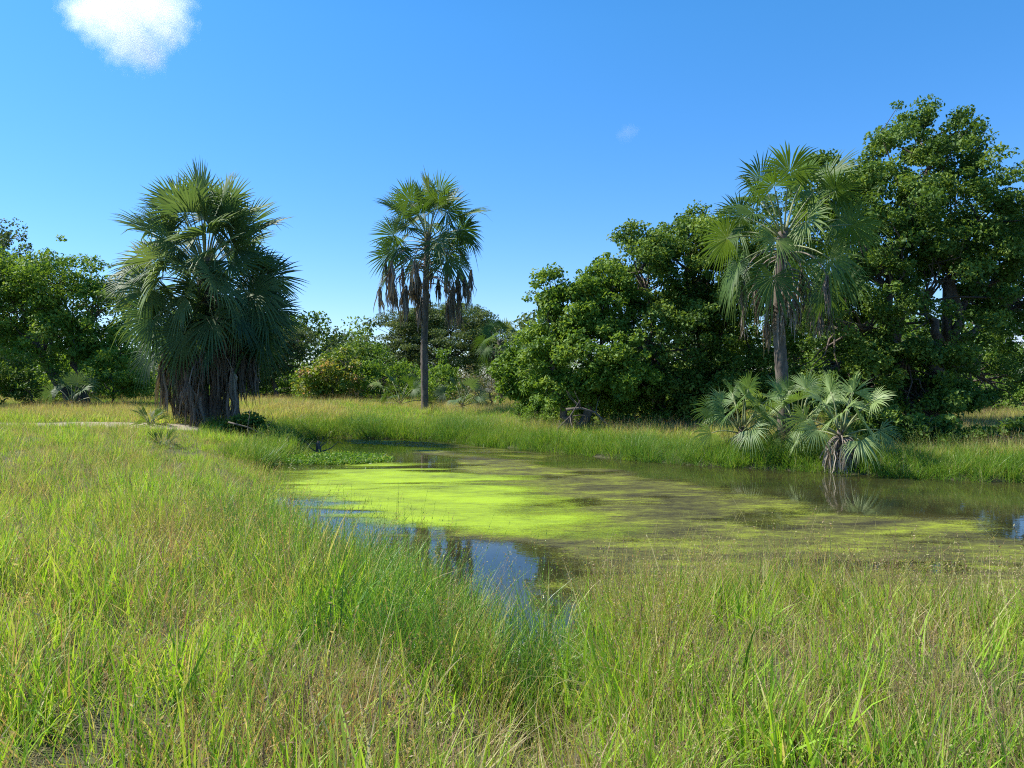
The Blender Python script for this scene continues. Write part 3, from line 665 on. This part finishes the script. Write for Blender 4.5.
def palm(name, base, heads, label, group, trunk=(.2, .17), mat='frond', cat='palm tree'):
    """heads: dicts(top=(x,y,z) relative, path, n, R, pet, els, dead=..)"""
    root = bpy.data.objects.new(name, None); COL.objects.link(root); root.location = base; tag(root, label, cat, group)
    for hd in heads:
        if hd.get('path'): palm_trunk(root, hd['path'], hd.get('r0', trunk[0]), hd.get('r1', trunk[1]))
        top = np.array(hd['top'], float); n = hd['n']
        for i in range(n):
            f = i/max(n-1, 1); el = hd['e0']+(hd['e1']-hd['e0'])*f**hd.get('ep', 1.0)+R.normal(0, .08); az = i*2.39996+R.normal(0, .15)
            if 'azf' in hd: az = hd['azf'](i, az)
            loc = top-np.array((0, 0, f*hd.get('len', .7)))+np.array((math.cos(az), math.sin(az), 0))*.10
            put_frond(root, loc, dict(az=az, el=el, pet=hd['pet']*R.uniform(.8, 1.15), Rb=hd['R']*R.uniform(.85, 1.1), roll=(1 if i % 2 else -1)*R.uniform(.2, 1.25), tilt=hd.get('tilt', .1)+R.normal(0, .2)+.5*f,
                      bend=hd.get('bend', .45)+.3*f, nseg=hd.get('nseg', 40), spread=hd.get('spread', 2.35), droop=hd.get('droop', .22)*(1+f*.8), tone=float(np.clip(hd.get('tone', .5)+R.normal(0, .15)-.25*f, 0, 1))), M[mat])
        m = hd.get('dead', 0)
        for i in range(m):
            az = i*2.39996+R.normal(0, .3); zt = R.random()
            loc = top-np.array((0, 0, hd.get('len', .7)*.8+zt*hd.get('dlen', 1.0)))+np.array((math.cos(az), math.sin(az), 0))*.12
            put_frond(root, loc, dict(az=az, pet=hd['pet']*hd.get('dpet', 1)*R.uniform(.6, 1.05), Rb=hd['R']*R.uniform(.75, 1.1)*hd.get('dR', 1.0), drop=R.uniform(1.2, 1.6), tone=hd.get('dtone', .4)+R.normal(0, .14), out=hd.get('out', .4)*R.uniform(.3, 1.3)), M['dead'], True)
    return root

# slender palm in the middle
b = gbase(425, 39); tz = W(425, 233, 39)[2]-b[2]
palm('fan_palm', b, [dict(top=(.15, 0, tz), path=[(0, 0, -.2), (-.05, 0, tz*.35), (.05, 0, tz*.7), (.15, 0, tz)], r0=.18, r1=.15, n=32, R=1.5, pet=1.95, e0=1.45, e1=-.2, len=.8, bend=.3, tilt=.0, tone=.45, dead=38, dlen=2.0, dtone=.32, out=1.0, droop=.14, dR=.95, dpet=1.15)],
     'tall slender fan palm alone in the middle with a skirt of hanging dead fronds', 'fan palms by the pond', mat='frond')
# bushy palm at left
b = gbase(203, 27)
z1 = W(203, 258, 27)[2]-b[2]; z2 = W(240, 306, 27)[2]-b[2]; z3 = W(168, 318, 27)[2]-b[2]
palm('fan_palm', b, [
    dict(top=(.1, 0, z1), path=[(0, 0, -.2), (-.1, 0, z1*.5), (.1, 0, z1)], r0=.24, r1=.2, n=72, R=1.5, pet=1.95, e0=1.45, e1=-.45, len=1.6, ep=.95, bend=.2, tilt=.0, tone=.7, dead=46, dlen=3.0, dtone=.25, out=.6, dpet=.85, droop=.14),
    dict(top=(.9, .2, z2), path=[(.2, .1, -.2), (.5, .1, z2*.5), (.9, .2, z2)], r0=.16, r1=.16, n=20, R=1.3, pet=1.2, e0=1.2, e1=-.5, len=1.0, bend=.4, tone=.25, dead=20, dlen=.8, dtone=.2, out=.5, dpet=.8, droop=.2),
    dict(top=(-.8, .4, z3), path=[(-.2, .1, -.2), (-.5, .3, z3*.5), (-.8, .4, z3)], r0=.15, r1=.15, n=16, R=1.25, pet=1.15, e0=1.3, e1=-.45, len=.9, bend=.4, tone=.4, dead=14, dlen=.7, dtone=.4, out=.5, dpet=.8, droop=.2)],
     'broad bushy many stemmed fan palm at the left, fronds reaching almost to the ground', 'fan palms by the pond', mat='frond_grey')
# right palm
b = gbase(783, 22); z = W(785, 232, 22)[2]-b[2]
palm('fan_palm', b, [dict(top=(0, 0, z), path=[(.05, 0, -.2), (-.02, 0, z*.3), (-.15, 0, z*.6), (0, 0, z)], r0=.18, r1=.155, n=32, R=1.08, pet=1.6, e0=1.4, e1=-.6, len=.55, bend=.35, tilt=.0, tone=.6, dead=20, dlen=1.3, dtone=.5, out=.5, droop=.3, dR=.9)],
     'tall fan palm at the right standing against the largest tree', 'fan palms by the pond', mat='frond')

def young_palm(px, d, n, Rb, pet, e0, e1, label, dead=4, z=0.1, tone=.55, mat='frond', grp='young fan palms', lean=0, spread=1.9):
    b = gbase(px, d)
    return palm('young_fan_palm', b, [dict(top=(lean, 0, z+.25), path=[(0, 0, -.15), (lean*.5, 0, z*.5), (lean, 0, z+.2)], r0=.09, r1=.08, n=n, R=Rb*.82, pet=pet*.92, e0=e0, e1=e1, len=.25, bend=.4, tilt=-.05, tone=tone, dead=dead, dlen=.2, dtone=.85, out=.45, droop=.32, dR=1.0, dpet=.5, nseg=32 if spread > 1.5 else 12, spread=spread)],
                label, grp, mat=mat, cat='young palm')
young_palm(742, 20.5, 20, .80, .95, 1.5, .25, 'young fan palm on the far bank left of the tall right palm trunk', dead=8, z=.5, tone=.75, mat='frond_silver')
young_palm(798, 20.3, 17, .80, 1.1, 1.5, .35, 'young fan palm just right of the tall right palm trunk, behind the waterside one', dead=6, z=.5, tone=.75, mat='frond_silver')
young_palm(833, 18.6, 17, .82, .9, 1.5, .15, 'young fan palm at the waterline with pale withered fronds hanging to the water', dead=30, z=.75, tone=.9, lean=.2, mat='frond_silver')
young_palm(400, 41, 11, 1.0, 1.3, 1.5, .1, 'young fan palm left of the slender palm trunk', dead=2, z=.2)
young_palm(462, 42, 11, 1.0, 1.1, 1.5, .1, 'bluish young fan palm right of the slender palm trunk', dead=3, z=.2, mat='frond_grey')
young_palm(72, 34, 12, .9, 1.0, 1.5, .2, 'young fan palm among the bushes under the tree at the left edge', dead=2, z=.2, mat='frond_grey')
young_palm(150, 24.8, 18, .75, .15, 1.5, .7, 'small grassy looking palm seedling at the left foot of the bushy palm', dead=0, z=-.1, tone=.6, spread=.5)
young_palm(162, 19.5, 26, .55, .05, 1.5, .6, 'tiny dark palm seedling in the grass in front of the bushy palm', dead=0, z=-.15, tone=.3, spread=.3)
b = gbase(500, 55); z = W(500, 340, 55)[2]-b[2]
palm('fan_palm', b, [dict(top=(0, 0, z), path=[(0, 0, -.2), (0, 0, z)], r0=.2, r1=.18, n=18, R=1.0, pet=1.0, e0=1.4, e1=-.3, len=.5, tone=.5, dead=16, dlen=1.5, dtone=.6, droop=.3, nseg=26)],
     'small far fan palm with pale dead fronds behind the brownish thicket', 'fan palms by the pond')

# ---------------------------------------------------------------- small things
# green weed islet in the far left water
ix, iy = G(335, 461)
n = 800; a = R.random(n)*6.28; r = np.sqrt(R.random(n)); x = ix+1.6*r*np.cos(a)*1.0; y = iy+1.0*r*np.sin(a)
islet = MB(); P = np.stack([x, y, .02+.20*R.random(n)*(1.1-r)], 1)
P = np.repeat(P, 9, 0)+R.normal(0, .05, (n*9, 3)); P[:, 2] = np.abs(P[:, 2])
V, F, A = leaves(P, .11, .022, .3, np.clip(R.normal(.5, .2, len(P)), 0, 1))
o = link('water_weeds', mesh_np('water_weeds', V, F, M['grass_wet'], {'tone': A})); tag(o, 'low bright green islet of water weeds in the far left of the pond', kind='stuff')
# dark dead stump behind the islet
x0, y0 = G(318, 452); mb = MB()
tube(mb, curve_pts((0, 0, -.2), (0.02, 0, .34), 5, 0, .05), np.linspace(.10, .05, 5), 7, bump=.4)
for q in range(9):
    tube(mb, curve_pts((R.normal(0, .06), R.normal(0, .05), 0), (R.normal(0, .28), R.normal(0, .15), R.uniform(.2, .5)), 5, .05, .06), np.linspace(.025, .006, 5), 4)
o = link('dead_stump', mb.mesh('dead_stump', M['bark'], True), None, (x0, y0, 0)); tag(o, 'small dark twiggy stump sticking out of the water behind the weed islet', 'stump')
# fallen branches under the bright bushy tree
def branch(pts, r, label, px, d):
    b = gbase(px, d); mb = MB(); tube(mb, pts, np.linspace(r, r*.35, len(pts)), 6, bump=.25)
    for q in range(5):
        i = R.integers(1, len(pts)-1); tube(mb, curve_pts(pts[i], np.array(pts[i])+R.normal(0, .35, 3)+np.array((0, 0, .35)), 4, 0, .06), np.linspace(r*.4, .006, 4), 4)
    o = link('fallen_branch', mb.mesh('fallen_branch', M['palmbark'], True), None, b); tag(o, label, 'branch', 'bare branches by the thicket')
branch([(0, 0, 0), (.25, 0, .35), (.6, -.1, .7), (.95, 0, 1.25)], .05, 'pale bare branch leaning up under the bright bushy tree', 552, 25.5)
branch([(0, 0, .9), (.5, 0, .95), (1.0, 0, .8), (1.5, 0, .3), (1.7, 0, -.1)], .06, 'dark arched bare branch at the foot of the middle broadleaf tree', 566, 25.7)
branch([(0, 0, .55), (.6, 0, .40), (1.3, 0, .1), (1.6, 0, -.05)], .03, 'thin bare stick leaning in the grass right of the bushy palm', 228, 23.5)

# ---------------------------------------------------------------- clouds
def cloud(name, px, py, d, parts, dens, label):
    c = W(px, py, d); k = d/FPX
    m, nt, out = newmat(name+'_fringe')
    tc = nt.nodes.new('ShaderNodeTexCoord')
    nz = noise(nt, 4.5/(60*k), 6, tc.outputs['Object'], .65)
    best = None
    for (dx, dz, r) in parts:
        mp = nt.nodes.new('ShaderNodeVectorMath'); mp.operation = 'DISTANCE'; nt.links.new(tc.outputs['Object'], mp.inputs[0]); mp.inputs[1].default_value = (dx*k, 0, dz*k)
        v = math_(nt, 'SUBTRACT', 1.0, math_(nt, 'DIVIDE', mp.outputs['Value'], r*k))
        best = v if best is None else math_(nt, 'MAXIMUM', best, v)
    f = math_(nt, 'ADD', best, math_(nt, 'MULTIPLY', math_(nt, 'SUBTRACT', nz, .62), 1.5))
    den = math_(nt, 'MULTIPLY', math_(nt, 'MULTIPLY', f, 1.2, clamp=True), dens*.8/k)
    vs = nd(nt, 'ShaderNodeVolumePrincipled', Anisotropy=0.5); vs.inputs['Color'].default_value = (1, 1, 1, 1); nt.links.new(den, vs.inputs['Density'])
    nt.links.new(vs.outputs[0], out.inputs['Volume'])
    mb = MB()
    xs = [p[0]-p[2] for p in parts]+[p[0]+p[2] for p in parts]; zs = [p[1]-p[2] for p in parts]+[p[1]+p[2] for p in parts]; rm = max(p[2] for p in parts)
    lo = np.array((min(xs), -rm, min(zs)))*k; hi = np.array((max(xs), rm, max(zs)))*k
    V = [(x, y, z) for x in (lo[0], hi[0]) for y in (lo[1], hi[1]) for z in (lo[2], hi[2])]
    mb.add(V, [(0, 1, 3, 2), (4, 6, 7, 5), (0, 4, 5, 1), (2, 3, 7, 6), (0, 2, 6, 4), (1, 5, 7, 3)])
    o = link(name, mb.mesh(name, m), None, tuple(c)); tag(o, label, 'cloud', 'clouds')
    return o
cloud('cloud', 128, 20, 1500, [(-12, 6, 52), (28, 8, 48), (8, -20, 40), (22, -34, 26), (-40, 8, 30), (40, -14, 22), (-4, -30, 22)], .05, 'white puffy cloud alone in the upper left sky')
cloud('small_cloud', 627, 133, 1500, [(0, 0, 12), (-6, -2, 8), (6, 1, 9)], .016, 'tiny faint wisp of cloud above the middle trees')
cloud('low_cloud', 1005, 350, 2600, [(0, 0, 34), (25, 4, 36), (-25, -6, 24)], .10, 'white cloud low behind the gap at the right border')
